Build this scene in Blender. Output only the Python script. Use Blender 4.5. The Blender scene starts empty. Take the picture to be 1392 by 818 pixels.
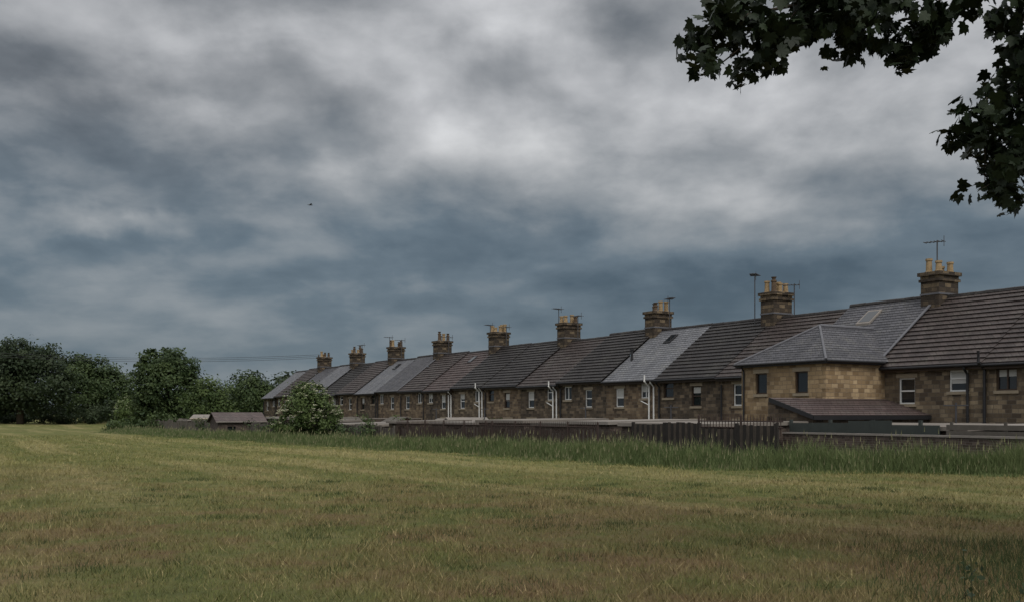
import bpy, math, random
import numpy as np
from mathutils import Vector, Matrix
random.seed(7); rng=np.random.default_rng(11)
scene=bpy.context.scene
scene.view_settings.view_transform='Standard'; scene.view_settings.look='None'; scene.view_settings.exposure=0
# ------------------------------------------------------------------ frame of the terrace row
TH=math.radians(30.66); D=(-math.sin(TH),math.cos(TH)); NN=(-math.cos(TH),-math.sin(TH))
O=(15.9,43.0); GZ=-0.9; ROT=math.radians(90+30.66)
def W(u,v,z=0): return (O[0]+D[0]*u+NN[0]*v, O[1]+D[1]*u+NN[1]*v, z+GZ)
def uv_of(x,y):
    dx=x-O[0]; dy=y-O[1]
    return dx*D[0]+dy*D[1], dx*NN[0]+dy*NN[1]
EU=[-60,-22,-14,-9.2,-4.4,10.6,27.6,59.6,200]; EV=[2,8,11.7,14.3,16.2,17.3,19.1,22.2,30]
def edgev(u): return np.interp(u,EU,EV)
def terrain(x,y):
    u,v=uv_of(np.asarray(x,float),np.asarray(y,float))
    s=np.clip((edgev(u)-v-1.5)/5.0,0,1); s=s*s*(3-2*s)
    far=np.clip((u-120)/60,0,1)
    und=0.05*np.sin(np.asarray(x)*0.21+1.3)*np.sin(np.asarray(y)*0.17)+0.03*np.sin(np.asarray(x)*0.07+np.asarray(y)*0.11)
    return -0.9*s*(1-far)+und
# ------------------------------------------------------------------ node helpers
class NT:
    def __init__(s,nt): s.nt=nt; s.n=nt.nodes; s.l=nt.links
    def new(s,t,**k):
        n=s.n.new(t)
        for a,b in k.items(): setattr(n,a,b)
        return n
    def put(s,sock,v):
        if v is None: return
        if hasattr(v,'is_linked') : s.l.new(v,sock)
        else:
            if isinstance(v,(tuple,list)) and len(v)==3 and sock.type=='RGBA': v=(*v,1)
            sock.default_value=v
    def m(s,op,a,b=None,c=None,clamp=False):
        n=s.new('ShaderNodeMath',operation=op,use_clamp=clamp)
        for i,v in enumerate((a,b,c)): s.put(n.inputs[i],v)
        return n.outputs[0]
    def vm(s,op,a,b=None,sc=None):
        n=s.new('ShaderNodeVectorMath',operation=op)
        s.put(n.inputs[0],a); s.put(n.inputs[1],b)
        if sc is not None: s.put(n.inputs['Scale'],sc)
        return n.outputs[0] if op not in('LENGTH','DOT_PRODUCT') else n.outputs['Value']
    def noise(s,vec,scale,detail=4,rough=.55,dist=0,out='Fac'):
        n=s.new('ShaderNodeTexNoise'); s.put(n.inputs['Vector'],vec); n.inputs['Scale'].default_value=scale
        n.inputs['Detail'].default_value=detail; n.inputs['Roughness'].default_value=rough; n.inputs['Distortion'].default_value=dist
        return n.outputs[out]
    def ramp(s,f,stops,interp='LINEAR'):
        n=s.new('ShaderNodeValToRGB'); r=n.color_ramp; r.interpolation=interp
        while len(r.elements)<len(stops): r.elements.new(.5)
        for e,(p,c) in zip(r.elements,stops):
            e.position=p; e.color=(*c,1) if isinstance(c,(tuple,list)) else (c,c,c,1)
        s.put(n.inputs[0],f); return n.outputs[0]
    def mix(s,f,a,b,mode='MIX'):
        n=s.new('ShaderNodeMix',data_type='RGBA',blend_type=mode)
        s.put(n.inputs[0],f); s.put(n.inputs[6],a); s.put(n.inputs[7],b); return n.outputs[2]
    def maprange(s,v,a,b,c=0,d=1,kind='LINEAR'):
        n=s.new('ShaderNodeMapRange',interpolation_type=kind); s.put(n.inputs[0],v)
        for i,k in enumerate((a,b,c,d)): n.inputs[i+1].default_value=k
        return n.outputs[0]
    def xyz(s,v):
        n=s.new('ShaderNodeSeparateXYZ'); s.put(n.inputs[0],v); return n.outputs
    def comb(s,x,y,z):
        n=s.new('ShaderNodeCombineXYZ')
        for i,k in enumerate((x,y,z)): s.put(n.inputs[i],k)
        return n.outputs[0]
def material(name,fn):
    m=bpy.data.materials.new(name); m.use_nodes=True; t=NT(m.node_tree)
    b=m.node_tree.nodes['Principled BSDF']; b.inputs['Specular IOR Level'].default_value=.3
    fn(t,b); return m
def bump(t,b,h,strength=.5,dist=.02):
    n=t.new('ShaderNodeBump'); n.inputs['Strength'].default_value=strength; n.inputs['Distance'].default_value=dist
    t.put(n.inputs['Height'],h); t.l.new(n.outputs[0],b.inputs['Normal'])
def objco(t): return t.new('ShaderNodeTexCoord').outputs['Object']
def plain(name,col,rough=.6,var=.25,scale=3,metal=0):
    def f(t,b):
        n=t.noise(objco(t),scale,5,.6)
        c=t.mix(n,tuple(k*(1-var) for k in col),tuple(min(1,k*(1+var)) for k in col))
        t.put(b.inputs['Base Color'],c); b.inputs['Roughness'].default_value=rough; b.inputs['Metallic'].default_value=metal
    return material(name,f)
# ------------------------------------------------------------------ materials
def stone(name,c1,c2,c3,mortar,bw=.38,rh=.17,ms=.010,soot=.5):
    def f(t,b):
        o=t.xyz(objco(t)); geo=t.new('ShaderNodeNewGeometry').outputs['Position']
        v=t.comb(t.m('ADD',o[0],o[1]),o[2],0.0)
        wv=t.vm('ADD',v,t.vm('SCALE',t.noise(v,2.2,2,.5,out='Color'),sc=.05))
        br=t.new('ShaderNodeTexBrick',offset=.5,offset_frequency=2,squash=.7,squash_frequency=3)
        t.put(br.inputs['Vector'],wv); t.put(br.inputs['Color1'],(0,0,0)); t.put(br.inputs['Color2'],(1,1,1)); t.put(br.inputs['Mortar'],(.5,.5,.5))
        for k,val in (('Scale',1),('Mortar Size',ms),('Mortar Smooth',.3),('Brick Width',bw),('Row Height',rh)): br.inputs[k].default_value=val
        n=t.noise(geo,.5,4,.6); n2=t.noise(geo,7,5,.6)
        per=t.m('ADD',t.m('MULTIPLY',br.outputs['Color'],.8),t.m('MULTIPLY',n2,.2))
        col=t.ramp(per,[(.05,c1),(.5,c2),(.95,c3)])
        st=t.mix(t.maprange(n,.35,.7),(.62,.62,.64),(1.08,1.06,1.03))
        col=t.mix(1.0,col,st,'MULTIPLY')
        # sooty wash running down below the eaves
        o2=t.noise(t.comb(t.m('MULTIPLY',t.m('ADD',o[0],o[1]),2.5),t.m('MULTIPLY',o[2],.35),0.0),1,4,.6)
        col=t.mix(t.maprange(o2,.45,.72,0,soot),col,tuple(k*.7 for k in c1))
        col=t.mix(br.outputs['Fac'],col,mortar)
        t.put(b.inputs['Base Color'],col); b.inputs['Roughness'].default_value=.9
        h=t.m('ADD',t.m('MULTIPLY',br.outputs['Fac'],-1.0),t.m('MULTIPLY',n2,.8))
        bump(t,b,h,.8,.03)
    return material(name,f)
M_stone=stone('sandstone',(.062,.047,.034),(.155,.118,.077),(.30,.24,.16),(.115,.098,.08))
M_stone_b=stone('sandstone_dark',(.045,.036,.028),(.108,.082,.056),(.21,.162,.112),(.085,.072,.058))
M_stone_c=stone('sandstone_warm',(.075,.053,.037),(.168,.122,.079),(.29,.22,.14),(.145,.125,.10))
M_stone_ext=stone('sandstone_new',(.17,.115,.062),(.29,.21,.12),(.42,.32,.195),(.21,.16,.11),.36,.18,.010,.2)
M_stack=stone('stack_stone',(.03,.024,.020),(.085,.064,.043),(.21,.16,.10),(.045,.037,.03),.42,.19,.012,.8)
M_brick=stone('old_brick',(.055,.04,.034),(.09,.066,.054),(.15,.115,.095),(.12,.105,.09),.23,.08,.008)
def roofmat(name,c1,c2,moss,bw,rh):
    def f(t,b):
        o=t.xyz(objco(t)); geo=t.new('ShaderNodeNewGeometry').outputs['Position']
        v=t.comb(t.m('ADD',o[0],o[1]),o[2],0.0)
        br=t.new('ShaderNodeTexBrick',offset=.5)
        t.put(br.inputs['Vector'],v); t.put(br.inputs['Color1'],(0,0,0)); t.put(br.inputs['Color2'],(1,1,1)); t.put(br.inputs['Mortar'],(.3,.3,.3))
        for k,val in (('Scale',1),('Mortar Size',.012),('Mortar Smooth',.2),('Brick Width',bw),('Row Height',rh)): br.inputs[k].default_value=val
        n=t.noise(geo,1.1,6,.65); n2=t.noise(geo,14,3,.6)
        per=t.m('ADD',t.m('MULTIPLY',br.outputs['Color'],.5),t.m('MULTIPLY',n,.5))
        col=t.ramp(per,[(.15,c1),(.85,c2)])
        col=t.mix(t.maprange(t.m('MULTIPLY',n,n2),.28,.40,0,.7),col,moss)
        stn=t.noise(t.comb(t.m('MULTIPLY',o[0],1.2),t.m('MULTIPLY',o[2],.3),0.0),1,4,.6)
        col=t.mix(t.maprange(stn,.45,.75,0,.55),col,tuple(k*.55 for k in c1))
        col=t.mix(t.m('MULTIPLY',br.outputs['Fac'],.7),col,tuple(k*.3 for k in c1))
        t.put(b.inputs['Base Color'],col); b.inputs['Roughness'].default_value=.6; b.inputs['Specular IOR Level'].default_value=.3
        bump(t,b,t.m('ADD',t.m('MULTIPLY',br.outputs['Fac'],-1.0),t.m('MULTIPLY',n2,.5)),.6,.02)
    return material(name,f)
R={'brown':roofmat('tile_brown',(.036,.028,.026),(.072,.056,.052),(.11,.105,.085),.33,.204),
   'dark':roofmat('tile_dark',(.017,.015,.015),(.033,.028,.027),(.07,.068,.055),.33,.204),
   'slate':roofmat('slate_grey',(.10,.103,.113),(.165,.167,.18),(.17,.165,.14),.28,.135),
   'slate2':roofmat('slate_dark',(.050,.050,.057),(.095,.093,.103),(.13,.125,.105),.28,.135),
   'red':roofmat('tile_red',(.058,.042,.040),(.105,.076,.07),(.11,.105,.09),.33,.204)}
M_white=plain('white_upvc',(.62,.62,.6),.4,.1)
M_black=plain('black_pipe',(.02,.02,.022),.4,.2)
M_brownf=plain('dark_frame',(.05,.032,.022),.4,.2)
M_glass=material('window_glass',lambda t,b:(t.put(b.inputs['Base Color'],(.012,.015,.018)),t.put(b.inputs['Roughness'],.06),t.put(b.inputs['Specular IOR Level'],.6)))
M_blind=plain('net_curtain',(.42,.42,.4),.9,.2,20)
M_sill=plain('sill_stone',(.24,.20,.145),.9,.3)
M_pot=plain('pot_buff',(.26,.185,.10),.8,.6,5)
M_potd=plain('pot_sooty',(.09,.062,.04),.9,.5,4)
M_lead=plain('lead',(.10,.10,.11),.5,.3)
M_metal=plain('aerial_metal',(.05,.05,.055),.5,.2)
M_conc=plain('concrete',(.20,.18,.16),.9,.35,1.2)
M_felt=plain('roof_felt',(.17,.15,.13),.9,.45,.8)
M_wood=plain('fence_wood_dark',(.020,.017,.015),.85,.5,4)
M_woodb=plain('fence_wood_brown',(.052,.042,.034),.85,.6,5)
M_wood2=plain('fence_wood_grey',(.085,.076,.065),.9,.4,4)
M_shed=plain('shed_wood',(.12,.075,.045),.9,.4,4)
M_rust=plain('rusty_iron',(.045,.030,.025),.8,.4,6)
M_green=plain('green_panel',(.035,.042,.038),.7,.3,2)
M_bark=plain('bark',(.06,.047,.035),.95,.5,6)
M_cream=plain('cream_render',(.42,.36,.28),.8,.15,2)
M_door=plain('door_paint',(.06,.02,.02),.5,.2,2)
def leafmat(name,c1,c2,trans=.25,rough=.55):
    def f(t,b):
        a=t.new('ShaderNodeAttribute',attribute_name='tint').outputs['Fac']
        col=t.mix(a,c1,c2); t.put(b.inputs['Base Color'],col); b.inputs['Roughness'].default_value=rough
        b.inputs['Specular IOR Level'].default_value=.2
        if trans>0:
            tr=t.new('ShaderNodeBsdfTranslucent'); t.put(tr.inputs[0],col)
            mx=t.new('ShaderNodeMixShader'); mx.inputs[0].default_value=trans
            t.l.new(b.outputs[0],mx.inputs[1]); t.l.new(tr.outputs[0],mx.inputs[2])
            t.l.new(mx.outputs[0],t.n['Material Output'].inputs['Surface'])
    return material(name,f)
M_leaf=leafmat('foliage',(.024,.045,.017),(.080,.112,.040))
M_leaf2=leafmat('foliage_light',(.036,.062,.018),(.100,.138,.044))
M_leaf3=leafmat('foliage_dark',(.018,.032,.016),(.055,.075,.034))
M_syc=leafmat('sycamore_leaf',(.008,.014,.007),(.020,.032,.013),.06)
M_flower=leafmat('elder_flower',(.4,.4,.26),(.62,.62,.46),.2)
M_tall=leafmat('tall_grass',(.048,.078,.024),(.15,.18,.075),.25,.8)
M_rough=leafmat('rough_grass',(.03,.05,.017),(.08,.10,.04),.2,.8)
M_seed=leafmat('grass_seed_heads',(.12,.12,.06),(.22,.21,.12),.2,.9)
def fieldcol(t):
    P=t.new('ShaderNodeNewGeometry').outputs['Position']
    d=t.vm('SUBTRACT',P,(O[0],O[1],0.0))
    u=t.vm('DOT_PRODUCT',d,(D[0],D[1],0.0)); v=t.vm('DOT_PRODUCT',d,(NN[0],NN[1],0.0))
    # windrows run parallel to the terrace verge
    st=t.noise(t.comb(t.m('MULTIPLY',u,.035),t.m('MULTIPLY',v,.38),0.0),1.0,4,.65,.3)
    st2=t.noise(t.comb(t.m('MULTIPLY',u,.25),t.m('MULTIPLY',v,1.5),0.0),1.0,4,.7,.3)
    big=t.noise(P,.09,4,.6); mid=t.noise(P,.55,5,.7); fine=t.noise(P,3.2,5,.7); vf=t.noise(P,22,3,.6)
    g=t.mix(t.maprange(mid,.32,.68),(.076,.098,.028),(.175,.18,.060))
    straw=(.36,.295,.148); brown=(.148,.094,.052)
    yy=t.xyz(P)[1]
    near=t.maprange(yy,32,10,0,1)
    fb=t.m('MULTIPLY',t.maprange(t.m('ADD',t.m('MULTIPLY',big,.45),t.m('MULTIPLY',mid,.55)),.45,.55,0,1),t.m('ADD',.12,t.m('MULTIPLY',near,.85)))
    c=t.mix(fb,g,brown)
    f2=t.m('MULTIPLY',t.maprange(st,.47,.60),t.maprange(fine,.38,.60,.10,.85))
    f2=t.m('MAXIMUM',f2,t.m('MULTIPLY',t.maprange(st2,.54,.68),t.maprange(fine,.40,.60,0,.65)))
    c=t.mix(t.m('MULTIPLY',f2,t.m('SUBTRACT',.82,t.m('MULTIPLY',near,.40))),c,straw)
    c=t.mix(t.maprange(vf,.3,.7,0,.45),c,(.065,.055,.026))
    c=t.mix(t.m('MULTIPLY',near,.26),c,(.055,.045,.026))
    return c
def fieldf(t,b):
    c=fieldcol(t); t.put(b.inputs['Base Color'],c); b.inputs['Roughness'].default_value=.95; b.inputs['Specular IOR Level'].default_value=.1
    P=t.new('ShaderNodeNewGeometry').outputs['Position']
    bump(t,b,t.m('ADD',t.noise(P,5,5,.7),t.m('MULTIPLY',t.noise(P,.8,3,.5),2.0)),.9,.10)
M_field=material('mown_field',fieldf)
def bladef(t,b):
    c=fieldcol(t); a=t.new('ShaderNodeAttribute',attribute_name='tint').outputs['Fac']
    c=t.mix(t.m('MULTIPLY',t.m('ABSOLUTE',t.m('SUBTRACT',a,.45)),1.2),c,t.ramp(a,[(0,(.052,.08,.023)),(.45,(.115,.125,.043)),(1,(.40,.32,.18))]))
    c=t.mix(1.0,c,(1.34,1.33,1.3),'MULTIPLY')
    t.put(b.inputs['Base Color'],c); b.inputs['Roughness'].default_value=.9; b.inputs['Specular IOR Level'].default_value=.1
M_blade=material('mown_grass_blades',bladef)
# ------------------------------------------------------------------ mesh builders
class MB:
    def __init__(s): s.v=[]; s.f=[]; s.m=[]
    def face(s,pts,m=0):
        b=len(s.v); s.v+= [tuple(p) for p in pts]; s.f.append(tuple(range(b,b+len(pts)))); s.m.append(m)
    def hexa(s,c,m=0):
        for q in ((0,3,2,1),(4,5,6,7),(0,1,5,4),(1,2,6,5),(2,3,7,6),(3,0,4,7)): s.face([c[i] for i in q],m)
    def box(s,x0,x1,y0,y1,z0,z1,m=0):
        s.hexa([(x0,y0,z0),(x1,y0,z0),(x1,y1,z0),(x0,y1,z0),(x0,y0,z1),(x1,y0,z1),(x1,y1,z1),(x0,y1,z1)],m)
    def pbox(s,P,a0,a1,b0,b1,d0,d1,m=0):
        s.hexa([P(a0,b0,d0),P(a1,b0,d0),P(a1,b0,d1),P(a0,b0,d1),P(a0,b1,d0),P(a1,b1,d0),P(a1,b1,d1),P(a0,b1,d1)],m)
    def tube(s,pts,rs,n=8,m=0,cap=True):
        pts=[Vector(p) for p in pts]; rings=[]
        if not isinstance(rs,(list,tuple)): rs=[rs]*len(pts)
        for i,p in enumerate(pts):
            t=(pts[min(i+1,len(pts)-1)]-pts[max(i-1,0)]).normalized()
            a=t.cross(Vector((0,0,1)) if abs(t.z)<.9 else Vector((1,0,0))).normalized(); b=t.cross(a)
            base=len(s.v)
            for k in range(n):
                an=2*math.pi*k/n; s.v.append(tuple(p+(a*math.cos(an)+b*math.sin(an))*rs[i]))
            rings.append(base)
        for i in range(len(pts)-1):
            for k in range(n):
                s.f.append((rings[i]+k,rings[i]+(k+1)%n,rings[i+1]+(k+1)%n,rings[i+1]+k)); s.m.append(m)
        if cap:
            s.f.append(tuple(range(rings[-1],rings[-1]+n))); s.m.append(m)
            s.f.append(tuple(reversed(range(rings[0],rings[0]+n)))); s.m.append(m)
    def build(s,name,mats,parent=None,smooth=False):
        me=bpy.data.meshes.new(name); me.from_pydata(s.v,[],s.f)
        for k in mats: me.materials.append(k)
        me.polygons.foreach_set('material_index',s.m)
        if smooth: me.polygons.foreach_set('use_smooth',[True]*len(s.f))
        me.update(); ob=bpy.data.objects.new(name,me); scene.collection.objects.link(ob)
        if parent: ob.parent=parent
        return ob
def empty(name,loc=(0,0,0),rz=0):
    e=bpy.data.objects.new(name,None); e.empty_display_size=.3; scene.collection.objects.link(e)
    e.location=loc; e.rotation_euler=(0,0,rz); return e
def npmesh(name,V,F,mat,tint=None,parent=None):
    me=bpy.data.meshes.new(name); nv=len(V); nf,k=F.shape
    me.vertices.add(nv); me.vertices.foreach_set('co',V.astype(np.float32).ravel())
    me.loops.add(nf*k); me.loops.foreach_set('vertex_index',F.astype(np.int32).ravel())
    me.polygons.add(nf); me.polygons.foreach_set('loop_start',np.arange(0,nf*k,k,dtype=np.int32))
    me.materials.append(mat)
    if tint is not None:
        a=me.attributes.new('tint','FLOAT','POINT'); a.data.foreach_set('value',tint.astype(np.float32))
    me.update(calc_edges=True); me.validate()
    ob=bpy.data.objects.new(name,me); scene.collection.objects.link(ob)
    if parent: ob.parent=parent
    return ob
def rvec(n):
    v=rng.normal(size=(n,3)); return v/np.linalg.norm(v,axis=1,keepdims=True)
def cards(C,size,up=.5,outw=None):
    n=len(C); nr=rvec(n); 
    if outw is not None: nr=nr*.8+outw*.9
    nr[:,2]+=up; nr/=np.linalg.norm(nr,axis=1,keepdims=True)
    a=np.cross(nr,rvec(n)); a/=np.linalg.norm(a,axis=1,keepdims=True); b=np.cross(nr,a)
    s=size*rng.uniform(.6,1.3,(n,1)); 
    V=np.stack([C-a*s*.5,C-b*s*.32,C+a*s*.6,C+b*s*.32],1).reshape(-1,3)
    return V,np.arange(4*n).reshape(n,4)
def crown_points(crowns,ncl,per,cs=.2,seed=0):
    C=[];T=[];Out=[]
    vol=np.array([c[3]*c[4]+c[5]*c[3] for c in crowns]); vol=vol/vol.sum()
    for c,w in zip(crowns,vol):
        k=max(4,int(ncl*w)); d=rvec(k); rr=rng.uniform(.55,1.0,(k,1))**.6
        ctr=np.array(c[:3])+d*rr*np.array(c[3:6]); R0=(c[3]+c[5])/2
        for i in range(k):
            m=int(per*rng.uniform(.5,1.4)); s=R0*cs*rng.uniform(.6,1.5)
            p=ctr[i]+np.clip(rng.normal(size=(m,3)),-1.7,1.7)*s*np.array([1,1,.7])
            C.append(p); T.append(np.clip(rng.normal(.15+.65*rng.random(),.12,m),0,1)); o=p-np.array(c[:3]); Out.append(o/(np.linalg.norm(o,axis=1,keepdims=True)+1e-6))
    return np.concatenate(C),np.concatenate(T),np.concatenate(Out)
def tree(name,x,y,crowns,ncl,per,leaf,mat,tr=.3,cs=.2,flowers=0):
    z0=float(terrain(x,y))-.1; e=empty(name,(x,y,z0))
    mb=MB(); top=max(c[2] for c in crowns)
    mb.tube([(0,0,0),(.1,0,top*.35),(-.05,.1,top*.7),(0,0,top)],[tr*1.3,tr,tr*.6,tr*.15],9)
    for c in crowns:
        for j in range(3):
            q=rvec(1)[0]*np.array(c[3:6])*.7
            zs=min(c[2]*.75,top*.6)*rng.uniform(.5,1)
            mid=((c[0]*.5),(c[1]*.5),(zs+c[2])/2)
            mb.tube([(0,0,zs),mid,(c[0]+q[0],c[1]+q[1],c[2]+q[2]*.8)],[tr*.45,tr*.25,tr*.06],6)
    mb.build('trunk_and_limbs',[M_bark],e,True)
    C,T,Ou=crown_points(crowns,ncl,per,cs); k=C[:,2]>.15; C,T,Ou=C[k],T[k],Ou[k]
    V,F=cards(C,leaf,.3,outw=Ou); npmesh('foliage',V,F,mat,np.repeat(T,4),e)
    if flowers:
        cc=[];
        for i in range(flowers):
            c=crowns[rng.integers(len(crowns))]; d=rvec(1)[0]; d[2]=abs(d[2])*.8; 
            ctr=np.array(c[:3])+d*np.array(c[3:6])*1.2
            if ctr[2]<.8: continue
            cc.append(ctr+rng.normal(size=(20,3))*np.array([.07,.07,.022])*rng.uniform(.5,1.3))
        C=np.concatenate(cc); V,F=cards(C,.07,1.5); npmesh('flowers',V,F,M_flower,np.repeat(rng.random(len(C)),4),e)
    return e
# ------------------------------------------------------------------ camera
cam=bpy.data.cameras.new('camera'); co=bpy.data.objects.new('camera',cam); scene.collection.objects.link(co)
co.location=(0,0,1.6); co.rotation_euler=(math.radians(90),0,0); cam.lens=35; cam.sensor_width=36; cam.shift_y=.110
cam.clip_end=6000; cam.clip_start=.05; scene.camera=co
# ------------------------------------------------------------------ sky
w=bpy.data.worlds.new('World'); scene.world=w; w.use_nodes=True; t=NT(w.node_tree)
bg=t.n['Background']
SE=math.radians(48); SA=math.radians(165)   # sun azimuth clockwise from +Y
sky=t.new('ShaderNodeTexSky',sky_type='NISHITA',sun_disc=False,sun_elevation=SE,sun_rotation=SA)
dirv=t.new('ShaderNodeTexCoord').outputs['Generated']
x,y,z=t.xyz(dirv); zc=t.m('MAXIMUM',z,0.0); den=t.m('ADD',zc,.34)
p=t.comb(t.m('DIVIDE',x,den),t.m('DIVIDE',y,den),0.0)
wn=t.noise(p,2.2,3,.5,out='Color'); pw=t.vm('ADD',p,t.vm('SCALE',t.vm('SUBTRACT',wn,(.5,.5,.5)),sc=.12))
nA=t.noise(pw,2.9,9,.52); nB=t.noise(t.vm('ADD',pw,(.04,-.10,.0)),2.9,6,.52)
nS=t.maprange(nA,.36,.64,0,1,'SMOOTHSTEP')
az=t.m('ARCTAN2',x,y); el=t.m('ARCSINE',z)
wd=t.xyz(t.noise(dirv,5,6,.56,out='Color'))
azw=t.m('ADD',az,t.m('MULTIPLY',t.m('SUBTRACT',wd[0],.5),.24)); elw=t.m('ADD',el,t.m('MULTIPLY',t.m('SUBTRACT',wd[1],.5),.12))
V=t.ramp(elw,[(0,.50),(.05,.465),(.10,.42),(.15,.43),(.20,.51),(.27,.58),(.35,.62),(.5,.75),(.8,.90)])  # overhead stops raised above the frame, added light for the ground
# extra sky brightness behind the viewer, added out of view to light the scene
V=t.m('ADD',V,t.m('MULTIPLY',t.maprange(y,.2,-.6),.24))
for a0,e0,wa,we,am in [(.24,.135,.26,.045,-.06),(-.47,.29,.12,.09,-.13),(-.24,.395,.15,.045,-.20),(-.06,.31,.15,.075,.09),(.22,.26,.24,.05,.08),
        (.13,.36,.06,.045,-.13),(-.28,.215,.13,.03,-.07),(-.38,.187,.09,.012,.15),(-.36,.11,.2,.05,.06),(-.33,.31,.08,.03,.09),(.42,.23,.06,.08,-.03)]:
    q=t.m('ADD',t.m('POWER',t.m('ABSOLUTE',t.m('DIVIDE',t.m('SUBTRACT',azw,a0),wa)),2.0),t.m('POWER',t.m('ABSOLUTE',t.m('DIVIDE',t.m('SUBTRACT',elw,e0),we)),2.0))
    V=t.m('ADD',V,t.m('MULTIPLY',t.m('EXPONENT',t.m('MULTIPLY',q,-1.0)),am))
V=t.m('ADD',V,t.m('MULTIPLY',t.m('SUBTRACT',nS,.5),t.maprange(el,.06,.28,.03,.075)))
V=t.m('ADD',V,t.m('MULTIPLY',t.m('SUBTRACT',nA,nB),t.maprange(el,.04,.3,.14,.58)))
bands=t.noise(t.comb(t.m('MULTIPLY',az,3.5),t.m('MULTIPLY',el,26.0),0.0),1.0,6,.6,.4)
V=t.m('ADD',V,t.m('MULTIPLY',t.m('SUBTRACT',bands,.5),t.maprange(el,.12,.24,.12,0.0)))
cloud=t.ramp(V,[(.22,(.045,.064,.084)),(.34,(.066,.096,.125)),(.44,(.118,.155,.188)),(.56,(.25,.275,.295)),(.70,(.45,.46,.465)),(.9,(.78,.78,.76)),(1.0,(1,1,.97))])
bw=t.new('ShaderNodeRGBToBW'); t.l.new(cloud,bw.inputs[0]); 
grey=t.mix(1.0,bw.outputs[0],(1.0,1.015,1.06),'MULTIPLY')
cloud=t.mix(t.maprange(elw,.17,.30,0,.65),cloud,grey)
skyc=t.mix(1.0,sky.outputs[0],(.09,.09,.09),'MULTIPLY')
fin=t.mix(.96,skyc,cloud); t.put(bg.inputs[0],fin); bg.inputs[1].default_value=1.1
w.cycles.sampling_method='MANUAL'; w.cycles.sample_map_resolution=512
sl=bpy.data.lights.new('sun','SUN'); sl.energy=1.5; sl.angle=math.radians(25); sl.color=(1,.95,.88)
so=bpy.data.objects.new('sun',sl); scene.collection.objects.link(so)
sd=Vector((math.sin(SA)*math.cos(SE),math.cos(SA)*math.cos(SE),math.sin(SE))); so.rotation_euler=sd.to_track_quat('Z','Y').to_euler()
# ------------------------------------------------------------------ ground
def axis(lo,hi,st,far):
    a=list(np.arange(lo,hi+.01,st)); s=st
    l=lo; left=[]
    while l>-far: s*=1.35; l-=s; left.append(l)
    s=st; r=hi; right=[]
    while r<far: s*=1.35; r+=s; right.append(r)
    return np.array(left[::-1]+a+right)
xs=axis(-60,40,1.0,3000); ys=axis(-10,120,1.0,3000)
X,Y=np.meshgrid(xs,ys); Z=terrain(X,Y); Vv=np.stack([X,Y,Z],-1).reshape(-1,3)
nx=len(xs); ny=len(ys); ii=np.arange((ny-1)*(nx-1)); r=ii//(nx-1); c=ii%(nx-1); b0=r*nx+c
g=npmesh('grass_field_ground',Vv,np.stack([b0,b0+1,b0+nx+1,b0+nx],1),M_field)
g.data.polygons.foreach_set('use_smooth',[True]*len(g.data.polygons))
def blades(x,y,h,wd,tint,lean=.5,mat=None,name='',z=None):
    n=len(x); z=terrain(x,y) if z is None else z; an=rng.uniform(0,2*np.pi,n); la=rng.uniform(0,2*np.pi,n); ln=h*rng.uniform(0,lean,n)
    dx=np.cos(an)*wd/2; dy=np.sin(an)*wd/2
    A=np.stack([x-dx,y-dy,z-.01],1); B=np.stack([x+dx,y+dy,z-.01],1); C=np.stack([x+np.cos(la)*ln,y+np.sin(la)*ln,z+h],1)
    V=np.stack([A,B,C],1).reshape(-1,3); return npmesh(name,V,np.arange(3*n).reshape(n,3),mat,np.repeat(tint,3))
n=300000; yy=np.exp(rng.uniform(np.log(6.5),np.log(75),n)); xx=rng.uniform(-.72,.72,n)*yy
u_,v_=uv_of(xx,yy); k=v_>edgev(u_)-.5; xx,yy=xx[k],yy[k]; n=len(xx)
pn=np.sin(xx*1.3+np.sin(yy*.9)*2)*np.sin(yy*1.1+np.sin(xx*.7)*2)*.5+.5
pn2=(np.sin(xx*4.1+np.sin(yy*3.3)*2)*np.sin(yy*3.7+np.sin(xx*2.9)*2)*.5+.5)
h=(.02+.055*rng.random(n))*(.40+.6*pn+.7*pn2)*(1+yy*.006); tn=np.clip(rng.beta(1.1,1.5,n)*.8+.22*pn2,0,1)
blades(xx,yy,h,.0035+.00055*yy,tn,1.5,M_blade,'mown_grass')
# tall verge grass
n=170000; u=rng.uniform(-24,1,int(n*.4)); u=np.concatenate([u,rng.uniform(1,64,n-len(u))]); ev=edgev(u)
back=np.where(u<-3,8.6,12.7); v=back+(ev-back+rng.normal(0,.4,n)+.4*np.sin(u*1.7)+.35*np.sin(u*.6)+.25*np.sin(u*4.1))*rng.random(n)**.8
x=O[0]+D[0]*u+NN[0]*v; y=O[1]+D[1]*u+NN[1]*v
cl=np.sin(u*2.1+np.sin(v*1.9)*1.5)*np.sin(v*1.7+np.sin(u*1.1))*.5+.5
cl2=np.sin(u*6.1+np.sin(v*4.9)*1.5)*np.sin(v*5.3+np.sin(u*4.1))*.5+.5
dist=np.clip((ev-v)/1.9,0.03,1); h=(.28+.58*rng.random(n))*(.5+.5*cl+.4*cl2)*dist**.65*np.interp(u,[-24,-5,10,25,60],[1.12,1.05,.88,.75,.62])
cc2=np.clip(.08+.6*cl*cl2+.65*rng.random(n)**1.4,0,1)
blades(x,y,h,.018+.0006*y,cc2,.8,M_tall,'tall_grass')
k=rng.random(n)<.03; xs2,ys2,h2=x[k],y[k],h[k]*1.15+.08*rng.random(k.sum())
m=len(xs2); z2=terrain(xs2,ys2)
C=np.stack([xs2,ys2,z2+h2],1); s=.006+.00025*ys2
Vs=np.stack([C+np.stack([-s,0*s,-.10+0*s],1),C+np.stack([s,0*s,-.10+0*s],1),C+np.stack([s*.5,s,.07+0*s],1)],1).reshape(-1,3)
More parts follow.
